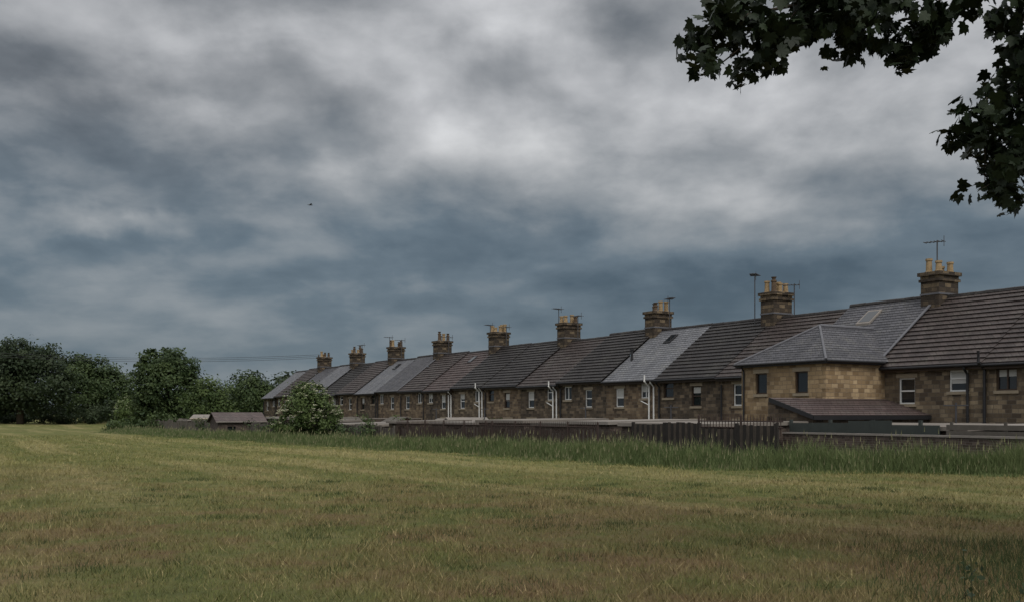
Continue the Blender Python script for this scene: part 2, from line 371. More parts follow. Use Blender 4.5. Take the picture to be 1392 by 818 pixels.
npmesh('grass_seed_heads',Vs,np.arange(3*m).reshape(m,3),M_seed,np.repeat(rng.random(m),3))
# ------------------------------------------------------------------ terrace houses
HE,HR=4.46,7.70
def wall_holes(mb,P,a0,a1,b0,b1,holes,m=0,rev=.16):
    A=sorted({a0,a1,*[h[0] for h in holes],*[h[1] for h in holes]}); B=sorted({b0,b1,*[h[2] for h in holes],*[h[3] for h in holes]})
    for i in range(len(A)-1):
        for j in range(len(B)-1):
            ca=(A[i]+A[i+1])/2; cb=(B[j]+B[j+1])/2
            if any(h[0]<ca<h[1] and h[2]<cb<h[3] for h in holes): continue
            mb.face([P(A[i],B[j],0),P(A[i+1],B[j],0),P(A[i+1],B[j+1],0),P(A[i],B[j+1],0)],m)
    for h in holes:
        q=[(h[0],h[2]),(h[1],h[2]),(h[1],h[3]),(h[0],h[3])]
        for i in range(4):
            p0,p1=q[i],q[(i+1)%4]; mb.face([P(*p0,0),P(*p1,0),P(*p1,rev),P(*p0,rev)],m)
def window(mb,P,a0,a1,b0,b1,fm,style,blind=0):
    d0,d1=.07,.13; f=.06
    mb.face([P(a0,b0,.12),P(a1,b0,.12),P(a1,b1,.12),P(a0,b1,.12)],1)
    mb.pbox(P,a0,a0+f,b0,b1,d0,d1,fm); mb.pbox(P,a1-f,a1,b0,b1,d0,d1,fm)
    mb.pbox(P,a0+f,a1-f,b0,b0+f,d0,d1,fm); mb.pbox(P,a0+f,a1-f,b1-f,b1,d0,d1,fm)
    if style=='sash': mb.pbox(P,a0+f,a1-f,(b0+b1)/2-.03,(b0+b1)/2+.03,d0-.01,d1,fm)
    elif style=='mull': mb.pbox(P,(a0+a1)/2-.03,(a0+a1)/2+.03,b0+f,b1-f,d0+.002,d1,fm)
    elif style=='top': mb.pbox(P,a0+f,a1-f,b1-.36,b1-.30,d0+.002,d1,fm)
    if blind: mb.face([P(a0+f,b1-f-blind*(b1-b0),.112),P(a1-f,b1-f-blind*(b1-b0),.112),P(a1-f,b1-f,.112),P(a0+f,b1-f,.112)],2)
    mb.pbox(P,a0-.08,a1+.08,b0-.12,b0,-.06,.07,3)
    mb.pbox(P,a0-.12,a1+.12,b1,b1+.17,-.018,.05,3)
def stepped_slope(mb,x0,x1,y0,z0,y1,z1,n,tk,m=0):
    L=math.hypot(y1-y0,z1-z0); ny,nz=(z1-z0)/L,-(y1-y0)/L
    if nz<0: ny,nz=-ny,-nz
    for i in range(n):
        s0,s1=i/n,(i+1)/n
        ya,za=y0+(y1-y0)*s0+ny*tk,z0+(z1-z0)*s0+nz*tk; yb,zb=y0+(y1-y0)*s1+ny*.002,z0+(z1-z0)*s1+nz*.002
        mb.face([(x0,ya,za),(x1,ya,za),(x1,yb,zb),(x0,yb,zb)],m)
        mb.face([(x0,ya-ny*tk,za-nz*tk),(x1,ya-ny*tk,za-nz*tk),(x1,ya,za),(x0,ya,za)],m)
        for xx in (x0,x1): mb.face([(xx,ya-ny*tk,za-nz*tk),(xx,ya,za),(xx,yb,zb)],m)
def aerial(mb,x,y,z,h=1.6,ang=0.,elems=7,m=0,blen=1.0):
    mb.tube([(x,y,z),(x,y,z+h)],.030,5,m)
    c,s=math.cos(ang),math.sin(ang); bz=z+h-.08
    mb.tube([(x-c*blen*.35,y-s*blen*.35,bz),(x+c*blen*.65,y+s*blen*.65,bz+.03)],.022,4,m)
    for i in range(elems):
        q=-.3*blen+i*(.9*blen/(elems-1)); l=.28-.014*i
        mb.tube([(x+c*q-s*l,y+s*q+c*l,bz+.02),(x+c*q+s*l,y+s*q-c*l,bz+.02)],.016,4,m)
    mb.tube([(x-c*blen*.33,y-s*blen*.33,bz-.22),(x-c*blen*.33,y-s*blen*.33,bz+.25)],.018,4,m)
def chimney(e,n,xo=0.):
    mb=MB(); a,b=.47,.68; zb=HR-1.0; zt=HR+1.18+random.uniform(-.14,.12)
    Yc=-4.0
    def bx(ex,z0,z1,m=0): mb.box(xo-a-ex,xo+a+ex,Yc-b-ex,Yc+b+ex,z0,z1,m)
    bx(0,zb,zt-.42); bx(.07,zt-.42,zt-.30); bx(.015,zt-.30,zt-.16); bx(.11,zt-.16,zt)
    bx(.03,HR+.12,HR+.2,1)
    mb.build('chimney_stack',[M_stack,M_lead],e)
    pm=MB()
    pos=[(-.24,-.42),(-.24,0),(-.24,.42),(.24,-.42),(.24,.1),(.24,.45)]
    keep={0:[0,2,3,5],1:[0,1,2,3,5],2:[0,1,2,4]}.get(n%3,[0,2,3,5])
    for i in keep:
        px,py=pos[i]; hh=random.choice([.36,.5,.64]); r=.14; mm=(0 if random.random()<(.75 if n in(0,2,3) else .35) else 1)
        X0,Y0=xo+px+random.uniform(-.03,.03),Yc+py
        pm.tube([(X0,Y0,zt),(X0,Y0,zt+.06),(X0,Y0,zt+.08),(X0,Y0,zt+hh-.1),(X0,Y0,zt+hh-.09),(X0,Y0,zt+hh)],[r+.03,r+.03,r,r*.88,r*1.12,r*1.08],12,mm)
        if mm==1 and random.random()<.6:
            pm.tube([(X0,Y0,zt+hh),(X0,Y0,zt+hh+.05),(X0,Y0,zt+hh+.16),(X0,Y0,zt+hh+.18)],[r*.6,r*.6,r*1.1,.02],10,1)
        pm.tube([(X0,Y0,zt-.001),(X0,Y0,zt+.05)],[.2,.16],10,2)
    pm.build('chimney_pots',[M_pot,M_potd,M_conc],e,False)
    am=MB()
    if n==0: aerial(am,xo-.1,Yc+.3,zt-.3,1.75,.3,6,0,.9)
    if n==1: aerial(am,xo+1.1,Yc+.5,HR-.9,3.3,2.2,7,0,1.0); aerial(am,xo-1.0,Yc-.3,HR-.4,2.1,.6,5,0,.8)
    if n in (2,4,5,6,3,7): aerial(am,xo-.85,Yc-.2,HR-.2,random.uniform(1.7,2.3),random.uniform(0,3),6,0,1.0)
    if n in (3,4,6): aerial(am,xo+.85,Yc+.3,HR-.4,random.uniform(2.2,2.8),random.uniform(0,3),5,0,.9)
    if am.v: am.build('tv_aerial',[M_metal],e)
roofs={-3:'dark',-2:'brown',-1:'brown',0:'slate2',1:'brown',2:'dark',3:'slate',4:'dark',5:'brown',6:'dark',7:'dark',8:'red',9:'brown',10:'slate2',11:'slate',12:'brown',13:'dark',14:'slate',15:'slate2',16:'brown',17:'slate'}
dzs={-3:.0,-2:.0,-1:.03,0:.12,1:-.06,2:-.03,3:-.01,4:.09,5:-.07,6:.03,7:.07,8:-.08,9:.0,10:.06,11:-.05,12:.03,13:-.05,14:.06,15:.0,16:.07,17:-.05}
frames={-3:1,-2:4,-1:0,0:0,1:0,2:4,3:0,4:0,5:0,6:4,7:0,8:0,9:0,10:0,11:4,12:0,13:0,14:0,15:0,16:0,17:0}
walls_={-3:M_stone,-2:M_stone,-1:M_stone,0:M_stone_b,1:M_stone_c,2:M_stone_b,3:M_stone_c,4:M_stone_b,5:M_stone_b,6:M_stone_c,7:M_stone,8:M_stone_b,9:M_stone_c}
white_pipe={3,5,7,8}
for k in range(-3,18):
    e=empty('terraced_house',W(5*k,0,0),ROT); odd=k%2!=0
    dz=dzs[k]; he=HE+dz; hr=HR+dz; 
    P=lambda a,b,d:(a,-d,b)
    if odd: wins=[(.80,1.65,3.40,4.25,'short'),(3.25,4.05,2.92,4.02,'tall'),(3.0,4.1,.9,2.1,'gf')]; door=(1.0,1.9,.0,2.05)
    else: wins=[(1.5,2.25,2.92,4.0,'tall'),(3.75,4.6,3.40,4.25,'short'),(1.2,2.3,.9,2.1,'gf')]; door=(3.2,4.1,.0,2.05)
    if k==0: wins=[]; 
    mb=MB(); holes=[w_[:4] for w_ in wins]+([door] if k!=0 else [])
    wall_holes(mb,P,0,5,-.5,he+.02,holes)
    wall_holes(mb,lambda a,b,d:(a,-8+d,b),0,5,-.5,he+.02,[(1,2,1,2.2),(3.2,4.1,0,2.05),(1,2,3.2,4.2),(3.2,4,3.2,4.2)],0)
    for X0 in (0.001,4.999):
        mb.face([(X0,0,-.5),(X0,-8,-.5),(X0,-8,he),(X0,-4,hr-.08),(X0,0,he)],0)
    mb.box(.02,4.98,-7.8,-.3,2.4,2.5,0)
    mb.build('walls',[walls_.get(k,random.choice([M_stone,M_stone_b,M_stone_c]))],e)
    wm=MB(); fm=frames[k]
    for (a0,a1,b0,b1,st) in wins:
        sty={'short':random.choice(['mull','top']),'tall':'sash','gf':'mull'}[st]
        window(wm,P,a0,a1,b0,b1,fm,sty,random.choice([0,.0,.3,.5]) if k!=-1 else (.55 if st=='short' else .0))
    for (a0,a1,b0,b1) in ((1,2,1,2.2),(1,2,3.2,4.2),(3.2,4,3.2,4.2)):
        window(wm,lambda a,b,d:(a,-8+d,b),a0,a1,b0,b1,0,'mull')
    wm.face([(3.2,-7.87,0),(4.1,-7.87,0),(4.1,-7.87,2.05),(3.2,-7.87,2.05)],5)
    if k!=0: wm.pbox(P,door[0]+.05,door[1]-.05,.02,2.02,.09,.13,5)
    wm.build('windows_and_doors',[M_white,M_glass,M_blind,M_sill,M_brownf,M_door],e)
    rt=roofs[k]; rm=MB(); nc,tk=(24,.018) if 'slate' in rt else (16,.06)
    stepped_slope(rm,.004,4.996,.32,he-.02,-4,hr,nc,tk); stepped_slope(rm,.004,4.996,-8.32,he-.02,-4,hr,nc,tk)
    rm.box(.01,4.99,.20,.235,he-.22,he-.03,2)
    for j in range(11):
        xa=.01+j*4.98/11; rm.tube([(xa+.005,-4,hr-.03+random.uniform(-.008,.008)),(xa+4.98/11-.005,-4,hr-.03+random.uniform(-.008,.008))],.13 if j%2 else .125,8,1)
    if k%2==0 and 'slate' in rt or k==1: 
        rm.hexa([(-.06,.34,he-.02),(.06,.34,he-.02),(.06,-4,hr+.03),(-.06,-4,hr+.03),(-.06,.30,he+.05),(.06,.30,he+.05),(.06,-4,hr+.10),(-.06,-4,hr+.10)],3)
    rm.build('roof',[R[rt],R['dark'],M_brownf,M_lead],e)
    gm=MB(); wp=k in white_pipe; pmt=1 if wp else 0
    gm.tube([(.0,.36,he-.07),(5.0,.36,he-.07)],.06,8,0)
    def down(xp,mt,r=.05):
        gm.tube([(xp,.36,he-.1),(xp,.33,he-.2),(xp,.10,he-.42),(xp,.09,.05)],r,7,mt)
        for zz in (1.2,2.4,3.4): gm.tube([(xp,.09,zz),(xp,.09,zz+.06)],r+.012,7,mt)
    if k==-1: down(.76,0,.055); gm.tube([(.02,.11,.0),(.02,.11,he-.25)],.06,7,0); gm.tube([(.02,.11,he-.25),(.02,.50,he+.0),(.02,.5,he+.45)],.06,7,0)
    elif odd or wp:
        down(.35,pmt,.045)
        gm.tube([(.75 if wp else 4.8,.11,.0),(.75 if wp else 4.8,.11,he-.4)],.05,7,pmt)
        if wp and odd: gm.tube([(.75,.11,3.0),(1.5,.11,3.25)],.03,6,1); gm.tube([(.75,.11,he-.41),(.75,.45,he-.1),(.75,.45,he+.25)],.05,7,1)
    elif k!=0: down(4.88 if k!=-2 else 2.2,0)
    gm.build('gutter_and_pipes',[M_black,M_white],e)
    if k in (0,3,8,11):
        sm=MB(); xm,ym=(3.0,-2.9) if k==0 else (2.6,-3.0); sl_=(hr-he)/4.32; g_=1 if k==0 else .75
        def Q(a,b,h_): return (xm+a*g_,ym+b*g_,he+(.32-(ym+b*g_))*sl_+h_)
        def qb(a0,a1,b0,b1,h0,h1,m): sm.hexa([Q(a0,b0,h0),Q(a1,b0,h0),Q(a1,b1,h0),Q(a0,b1,h0),Q(a0,b0,h1),Q(a1,b0,h1),Q(a1,b1,h1),Q(a0,b1,h1)],m)
        qb(-.40,.40,-.45,.45,0,.10,0); qb(-.31,.31,-.36,.36,.101,.108,1)
        sm.build('rooflight',[M_conc if k==0 else M_black,M_glass],e)
    if k%2==0 and k>=-2: chimney(e,k//2)
    if k==3:
        fm2=MB(); fm2.tube([(4.3,-1.4,he+1.0),(4.3,-1.4,he+1.9)],.08,8); fm2.tube([(4.3,-1.4,he+1.9),(4.3,-1.4,he+2.0)],.13,8); fm2.build('flue',[M_black],e)
    if k==0:
        a0,a1,v1=-.25,4.62,3.65; ez=4.78
        xm=MB(); wh=[(3.05,3.75,3.38,4.30),(.70,1.42,3.38,4.30)]
        PF=lambda a,b,d:(a,v1-d,b); PS=lambda a,b,d:(a0+d,a,b); PL=lambda a,b,d:(a1-d,a,b)
        wall_holes(xm,PF,a0,a1,-.5,ez,wh); 
        wall_holes(xm,PS,.01,v1,-.5,ez,[]); wall_holes(xm,PL,.01,v1,-.5,ez,[])
        for q in range(11):
            zz=q*.44; l=.42 if q%2 else .26
            xm.box(a0-.012,a0+l,v1-(.68-l),v1+.012,zz,zz+.42,1)
        xm.build('extension_walls',[M_stone_ext,M_stone_ext],e)
        xw=MB()
        for h_ in wh: window(xw,PF,*h_,4,'none',0)
        xw.build('extension_windows',[M_white,M_glass,M_blind,M_sill,M_brownf],e)
        xr=MB(); o=.22; cx=(a0+a1)/2; rz=ez+1.62; ax0,ax1,vy=a0-o,a1+o,v1+o; apy=v1-2.35; zb=ez-.06
        bk=-2.3
        def slope(p0,p1,q0,q1,n=15,tk=.016):
            p0,p1,q0,q1=map(Vector,(p0,p1,q0,q1)); nrm=(p1-p0).cross(q0-p0).normalized()
            if nrm.z<0: nrm=-nrm
            for i in range(n):
                s0,s1=i/n,(i+1)/n; A=p0.lerp(q0,s0)+nrm*tk; B=p1.lerp(q1,s0)+nrm*tk; C_=p1.lerp(q1,s1); D_=p0.lerp(q0,s1)
                xr.face([A,B,C_,D_],0); xr.face([A-nrm*tk,B-nrm*tk,B,A],0)
        slope((ax0,vy,zb),(ax1,vy,zb),(cx,apy,rz),(cx,apy,rz))
        slope((ax0,bk+2,zb),(ax0,vy,zb),(cx,bk,rz),(cx,apy,rz))
        slope((ax1,vy,zb),(ax1,bk+2,zb),(cx,apy,rz),(cx,bk,rz))
        xr.tube([(cx,bk,rz+.01),(cx,apy,rz+.01)],.09,8,1); xr.tube([(ax0,vy,zb+.02),(cx,apy,rz+.02)],.06,8,1); xr.tube([(ax1,vy,zb+.02),(cx,apy,rz+.02)],.06,8,1)
        xr.box(ax0+.02,ax1-.02,v1+.013,vy-.02,zb-.14,zb-.02,2); xr.box(ax0+.02,a0-.013,.4,v1,zb-.14,zb-.02,2)
        xr.tube([(ax0,vy+.04,zb-.03),(ax1,vy+.04,zb-.03)],.055,8,2); xr.tube([(ax0-.04,.3,zb-.03),(ax0-.04,vy,zb-.03)],.055,8,2)
        xr.tube([(a1-.2,vy+.04,zb-.05),(a1-.2,v1+.07,zb-.3),(a1-.2,v1+.07,0)],.045,7,2)
        xr.build('extension_roof',[R['slate2'],M_lead,M_black],e)
        lt=MB(); u0,u1,vv=-2.4,-.27,6.7; zl,zh=2.44,3.14
        for i in range(9):
            s0,s1=i/9,(i+1)/9; xa,xb=u0-.12+(u1-u0+.12)*s0,u0-.12+(u1-u0+.12)*s1; za,zb2=zl+(zh-zl)*s0,zl+(zh-zl)*s1
            lt.face([(xa,.03,za+.035),(xb,.03,zb2),(xb,vv+.15,zb2),(xa,vv+.15,za+.035)],0); lt.face([(xa,.03,za),(xa,.03,za+.035),(xa,vv+.15,za+.035),(xa,vv+.15,za)],0)
        lt.box(u0,u0+.2,.02,vv,-.5,zl-.03,1); lt.box(u0+.2,.0-.02,vv-.2,vv,-.5,zl-.03,1); lt.hexa([(u0+.2,vv-.2,zl-.03),(u1,vv-.2,zl-.03),(u1,vv,zl-.03),(u0+.2,vv,zl-.03),(u0+.2,vv-.2,zl),(u1,vv-.2,zh-.06),(u1,vv,zh-.06),(u0+.2,vv,zl)],1)
        lt.box(u1,u1+.2,v1+.02,vv,-.5,zh-.02,1)
        lt.box(u0-.16,u0-.125,.03,vv+.15,zl-.16,zl+.0,2)
        lt.hexa([(u0-.12,vv+.153,zl-.14),(u1,vv+.153,zh-.16),(u1,vv+.18,zh-.16),(u0-.12,vv+.18,zl-.14),(u0-.12,vv+.153,zl+.03),(u1,vv+.153,zh+.02),(u1,vv+.18,zh+.02),(u0-.12,vv+.18,zl+.03)],2)
        lt.build('lean_to',[R['red'],M_stone_b,M_black],e)
# ------------------------------------------------------------------ garages and yard outbuildings
def garage(u0,u1,v0,v1,h,name='flat_roof_garage',roof=None,wall=None):
    e=empty(name,W(u0,v0,0),ROT); L=u1-u0; Wd=v1-v0; mb=MB()
    P=lambda a,b,d:(a,Wd-d,b)
    wall_holes(mb,P,0,L,-.3,h,[(L*.3,L*.3+.8,1.1,1.8)] if L>3 else [],0)
    mb.face([(0,0,-.3),(0,Wd,-.3),(0,Wd,h),(0,0,h)],0); mb.face([(L,0,-.3),(L,Wd,-.3),(L,Wd,h),(L,0,h)],0); mb.face([(0,0,-.3),(L,0,-.3),(L,0,h),(0,0,h)],0)
    mb.hexa([(-.12,-.12,h+.0),(L+.12,-.12,h),(L+.12,Wd+.15,h-.08),(-.12,Wd+.15,h-.08),(-.12,-.12,h+.13),(L+.12,-.12,h+.13),(L+.12,Wd+.15,h+.05),(-.12,Wd+.15,h+.05)],1)
    if L>3: mb.face([P(L*.3,1.1,.1),P(L*.3+.8,1.1,.1),P(L*.3+.8,1.8,.1),P(L*.3,1.8,.1)],2)
    mb.build('garage_body',[wall or M_brick,roof or M_conc,M_glass],e)
garage(-2.2,3.0,7.0,11.6,2.10,roof=M_felt); garage(3.6,6.4,7.0,11.8,2.15); garage(6.7,9.6,7.0,11.6,2.05,roof=M_wood2); garage(10.2,14.5,7.2,11.8,2.16,roof=M_felt); garage(15.0,19.8,7.4,11.8,2.02)
garage(-9.5,-3.2,4.5,7.7,2.05,roof=M_felt); garage(-15,-10.2,4.8,7.6,2.1)
for uu in range(22,84,5):
    garage(uu+random.uniform(0,.6),uu+random.uniform(3,4.3),8+random.uniform(0,1),11.8,random.uniform(1.8,2.3),roof=random.choice([M_conc,M_felt,M_wood2]),wall=random.choice([M_brick,M_stone_b]))
# ------------------------------------------------------------------ fences
def board_fence(name,pts,zt,mat,bw=.11,gap=.012,jit=.02,zb=-.2,point=0):
    mb=MB()
    for (ua,va),(ub,vb) in zip(pts[:-1],pts[1:]):
        L=math.hypot(ub-ua,vb-va); n=int(L/(bw+gap)); du,dv=(ub-ua)/L,(vb-va)/L; pu,pv=-dv*.02,du*.02
        for i in range(n):
            s=i*(bw+gap); bay=int(s/1.85); zt_=zt+random.uniform(-jit,jit)+.09*math.sin(bay*2.3)+.03*math.sin((ua+s)*.5)
            if random.random()<.02 and n>40: continue
            c=[]
            for zz in (zb,zt_):
                for (q,sg) in ((s,-1),(s+bw,-1),(s+bw,1),(s,1)):
                    c.append(W(ua+du*q+pu*sg*.5,va+dv*q+pv*sg*.5,zz))
            mb.hexa(c,(bay*7+i%2)%len(mat))
            if point:
                q=s+bw/2; tip=W(ua+du*q,va+dv*q,zt_+point)
                mb.face([c[4],c[5],tip]); mb.face([c[6],c[7],tip])
        for i in range(int(L/1.85)+1):
            s=min(i*1.85,L-.1); c=[]
            for zz in (zb,zt+.1):
                for (q,sg) in ((s,-1),(s+.1,-1),(s+.1,1),(s,1)): c.append(W(ua+du*q+pu*(1.5+sg*2.4),va+dv*q+pv*(1.5+sg*2.4),zz))
            mb.hexa(c)
    return mb.build(name,list(mat))
def railing(name,pts,zt,mat,sp=.15,r=.014,zb=.4):
    mb=MB()
    for (ua,va),(ub,vb) in zip(pts[:-1],pts[1:]):
        L=math.hypot(ub-ua,vb-va); du,dv=(ub-ua)/L,(vb-va)/L; n=int(L/sp)
        for i in range(n+1):
            s=i*sp; big=i%14==0; rr=.04 if big else r
            mb.tube([W(ua+du*s,va+dv*s,zb),W(ua+du*s,va+dv*s,zt+(.02 if big else -.06)),W(ua+du*s,va+dv*s,zt+.08)],[rr,rr,.002],4)
        for zz in (zt-.16,zb+.25): 
            mb.tube([W(ua,va,zz),W(ub,vb,zz)],.022,4)
    return mb.build(name,[mat])
board_fence('timber_fence',[(1.2,12.5),(-6.2,12.5),(-2.6,8.7)],2.10,(M_wood,M_woodb),.14,.012)
board_fence('timber_fence',[(22,13.0),(31,13.0)],1.75,(M_wood2,M_woodb),.12,.03)
board_fence('timber_fence',[(31.5,13.2),(44,13.4)],1.85,(M_wood,M_woodb),.12,.01)
board_fence('timber_fence',[(44.5,13.3),(62,13.9),(84,14.5)],1.8,(M_wood2,),.14,.02)
board_fence('picket_fence',[(1.3,12.45),(11.0,12.5),(21.8,12.7)],1.78,(M_woodb,M_rust,M_wood2),.10,.035,.025,-.2,.09)
railing('iron_railings',[(3.0,12.8),(12.0,12.8),(21.8,13.0)],2.14,M_rust,zb=1.0)
railing('iron_railings',[(-2.0,12.0),(-6.0,12.0)],2.42,M_rust,zb=1.8)
def brickwall(name,ua,ub,v,zt,mat,cop=M_conc,th=.22):
    e=empty(name,W(ua,v,0),ROT); mb=MB(); L=ub-ua
    mb.box(0,L,-th/2,th/2,-.4,zt,0); 
    n=max(1,int(L/.6))
    for i in range(n): mb.box(i*L/n+.004,(i+1)*L/n-.004,-th/2-.04,th/2+.04,zt+.001,zt+.06+random.uniform(0,.008),1)
    mb.build('wall_and_coping',[mat,cop],e)
brickwall('brick_yard_wall',-12.0,-2.5,8.3,1.78,M_brick)
brickwall('stone_yard_wall',-2.3,1.1,12.1,1.7,M_stone_b)
board_fence('green_panel_fence',[(-2.4,7.95),(-8.8,7.95)],2.2,(M_green,),.9,.004,.005,1.5)
def slat_fence(name,u0,u1,v,z0,z1,n,mat):
    e=empty(name,W(u0,v,0),ROT); mb=MB(); L=u1-u0
    for i in range(n):
        zz=z0+(z1-z0)*i/n; mb.box(0,L,-.012,.012,zz,zz+(z1-z0)/n*.82)
    for i in range(int(L/1.8)+1): mb.box(i*1.8,i*1.8+.09,-.06,-.013,z0-.3,z1+.05)
    mb.build('slats_and_posts',[mat],e)
slat_fence('slatted_fence',-20,-9.0,8.0,.3,2.2,10,M_wood2)
for k in range(-2,17):
    if k in(0,1): continue
    e=empty('yard_dividing_wall',W(5*k,0,0),ROT); mb=MB(); hh=random.choice([1.7,1.9,2.1]); mb.box(-.11,.11,.5,6.4,-.3,hh,0); mb.box(-.15,.15,.5,6.4,hh+.001,hh+.06,1); mb.build('wall_and_coping',[M_brick,M_conc],e)
for uu,vv_ in ((6.5,6.2),(13,6.4),(-6.5,4.0),(24,6.2),(31,6)):
    mb=MB(); p0=W(uu,vv_,0); p1=W(uu,vv_,2.9); mb.tube([p0,p1],.035,6); mb.tube([W(uu-.5,vv_,2.8),W(uu+.5,vv_,2.8)],.02,5); mb.build('washing_line_post',[M_metal])
# ------------------------------------------------------------------ sheds
def gshed(name,x,y,w_,d_,h,rh,rz,wall,roof,fas):
    e=empty(name,(x,y,float(terrain(x,y))-.05),rz); mb=MB()
    P=lambda a,b,d:(a,d,b); wall_holes(mb,P,-w_/2,w_/2,0,h,[(-w_*.3,-w_*.12,h*.45,h*.8)],0)
    mb.face([(-w_/2,d_,0),(w_/2,d_,0),(w_/2,d_,h),(-w_/2,d_,h)],0)
    for s in (-1,1): mb.face([(s*w_/2,0,0),(s*w_/2,d_,0),(s*w_/2,d_,h),(s*w_/2,d_/2,h+rh),(s*w_/2,0,h)],0)
    o=.2
    for a,b in ((-o,d_/2),(d_+o,d_/2)):
        mb.hexa([(-w_/2-o,a,h-.06),(w_/2+o,a,h-.06),(w_/2+o,b,h+rh),(-w_/2-o,b,h+rh),(-w_/2-o,a,h+.0),(w_/2+o,a,h+.0),(w_/2+o,b,h+rh+.07),(-w_/2-o,b,h+rh+.07)],1)
    mb.box(-w_/2-o,w_/2+o,-o-.03,-o-.002,h-.07,h+.01,2)
    mb.face([P(-w_*.3,h*.45,.1),P(-w_*.12,h*.45,.1),P(-w_*.12,h*.8,.1),P(-w_*.3,h*.8,.1)],3)
    mb.build('shed_body',[wall,roof,fas,M_glass],e)
gshed('garden_shed',-21.2,78,3.6,3,1.95,.65,.5,M_brick,R['red'],M_conc)
gshed('rendered_outbuilding',-30.3,98,2.3,3,2.15,.3,.1,M_cream,M_conc,M_cream)
for (uu,vv_,w_,h_,rz_) in ((5.0,6.6,2.2,1.75,0),(11.8,6.8,2.6,1.8,math.pi/2),(17.4,6.8,2.2,1.7,0),(23.5,7.2,2.4,1.85,math.pi/2),(28.6,7.4,2.2,1.75,0),(36.5,7.2,2.4,1.8,0),(44,7.4,2.6,1.8,math.pi/2)):
    q=W(uu,vv_); gshed('garden_shed',q[0],q[1],w_,1.9,h_,.45,ROT+math.pi+rz_,random.choice([M_shed,M_wood2,M_woodb]),random.choice([M_felt,M_wood2,M_conc]),M_wood2)
# ------------------------------------------------------------------ trees
tree('broadleaf_tree',-40.5,117,[(0,0,5.2,3.8,3.4,4.2),(-1.0,0,8.2,2.5,2.3,2.5),(2.0,.5,3.6,2.4,2.3,2.8),(-2.0,0,3.4,2.0,2.0,2.6),(1.2,-.6,8.0,2.3,2,2.2)],220,120,.34,M_leaf,.32,.18)
tree('broadleaf_tree',-85,172,[(0,0,8,6,5,6),(-5,0,7,5,4,5.5),(4.5,0,7.5,4.5,4,5),(1,0,12.0,4.5,4,3.2),(-4,0,11,3.5,3,3)],240,120,.5,M_leaf3,.5,.18)
tree('broadleaf_tree',-102,165,[(0,0,7.5,5,5,6),(4,0,6,5,4,5.5)],120,110,.5,M_leaf3,.45,.18)
tree('broadleaf_tree',-81,190,[(0,0,6.5,5,5,6),(-2,0,10.0,3.6,3,3.2),(4.5,0,6.0,3.8,4,5)],180,110,.5,M_leaf,.45,.18)
tree('broadleaf_tree',-33,108,[(0,0,3.6,2.3,2,2.6),(1.2,0,2.6,1.6,1.5,2)],90,90,.3,M_leaf2,.2,.2)
tree('broadleaf_tree',-42,160,[(0,0,5.0,3.0,3,4.0),(2.2,0,4,2.4,2,3.2)],110,90,.4,M_leaf,.25,.2)
tree('elder_in_flower',-12.4,60.5,[(0,0,2.2,1.5,1.4,1.5),(-.8,0,1.5,1.1,1.1,1.2),(.95,0,1.6,1.05,1.0,1.2),(.1,0,3.15,.95,1.0,.85)],140,95,.15,M_leaf2,.12,.17,flowers=170)
tree('elder_in_flower',-52,135,[(0,0,2.8,1.6,1.8,2.4)],40,80,.3,M_leaf2,.15,.2,flowers=60)
def mass(name,items,per,leaf,mat,cs=.2,dens=1):
    Cs=[];Ts=[];Os=[]
    for (x,y,r,h) in items:
        z=float(terrain(x,y)); C,T,Ou=crown_points([(x,y,z+h*.55,r,r*.8,h*.5),(x+r*.4,y,z+h*.3,r*.8,r*.7,h*.32)],int(26*dens),per,cs); k=C[:,2]>z-.1; Cs.append(C[k]);Ts.append(T[k]);Os.append(Ou[k])
    C=np.concatenate(Cs);T=np.concatenate(Ts);Ou=np.concatenate(Os); V,F=cards(C,leaf,.3,outw=Ou); npmesh(name,V,F,mat,np.repeat(T,4))
it=[]
for i in range(24): it.append((-56+i*1.9*1.3+random.uniform(-1.5,1.5),random.uniform(165,185),random.uniform(2.6,4.5),random.uniform(5.5,9.0)))
for i in range(60): it.append((-150+i*4.6,random.uniform(195,225),random.uniform(3.5,5.5),random.uniform(5,8.5)))
mass('distant_trees',it,70,.6,M_leaf3)
it=[(-125+i*1.9,178+random.uniform(-3,3)+i*.1,1.8,random.uniform(2.6,4.4)) for i in range(52)]
mass('boundary_hedge',it,50,.4,M_leaf3,.25,.6)
it=[(-45+i*1.5+random.uniform(-.5,.5),112-i*1.6,1.3,random.uniform(1.4,2.4)) for i in range(14) if i not in (7,8,9,10,11)]
mass('garden_shrubs',it,60,.25,M_leaf,.22,.8)
it=[W(u_+random.uniform(-.5,.5),13.8+random.uniform(-.4,.3))[:2]+(random.uniform(.6,1.1),random.uniform(1.4,2.3)) for u_ in (24.5,27,28.2,29.5,37,38.4,41,45,47,53,55,58,61,64,68,71)]
mass('garden_shrubs',it,60,.14,M_leaf,.22,.8)
it=[W(u_+random.uniform(-.5,.5),random.uniform(5,8))[:2]+(random.uniform(.6,1.0),random.uniform(1.5,2.6)) for u_ in (10,22,33,41,52,66,74,-12)]
mass('garden_shrubs',it,60,.14,M_leaf2,.22,.8)
# ------------------------------------------------------------------ utility poles and wires
poles=[(-97,150,11.9),(-29.5,152,10.2)]
for (x,y,h_) in poles:
    mb=MB(); mb.tube([(x,y,-.5),(x,y,h_+.4)],[.16,.1],8); mb.tube([(x,y-1.0,h_),(x,y+1.0,h_)],.06,5); mb.build('utility_pole',[M_bark])
mb=MB()
for dy in (-.9,0,.9):
    pts=[]
    for i in range(21):
        s=i/20; pts.append((poles[0][0]+(poles[1][0]-poles[0][0])*s,150+2*s+dy,poles[0][2]+(poles[1][2]-poles[0][2])*s-1.3*4*s*(1-s)+dy*.35+.2))
    mb.tube(pts,.022,4)
mb.build('overhead_wires',[M_black])
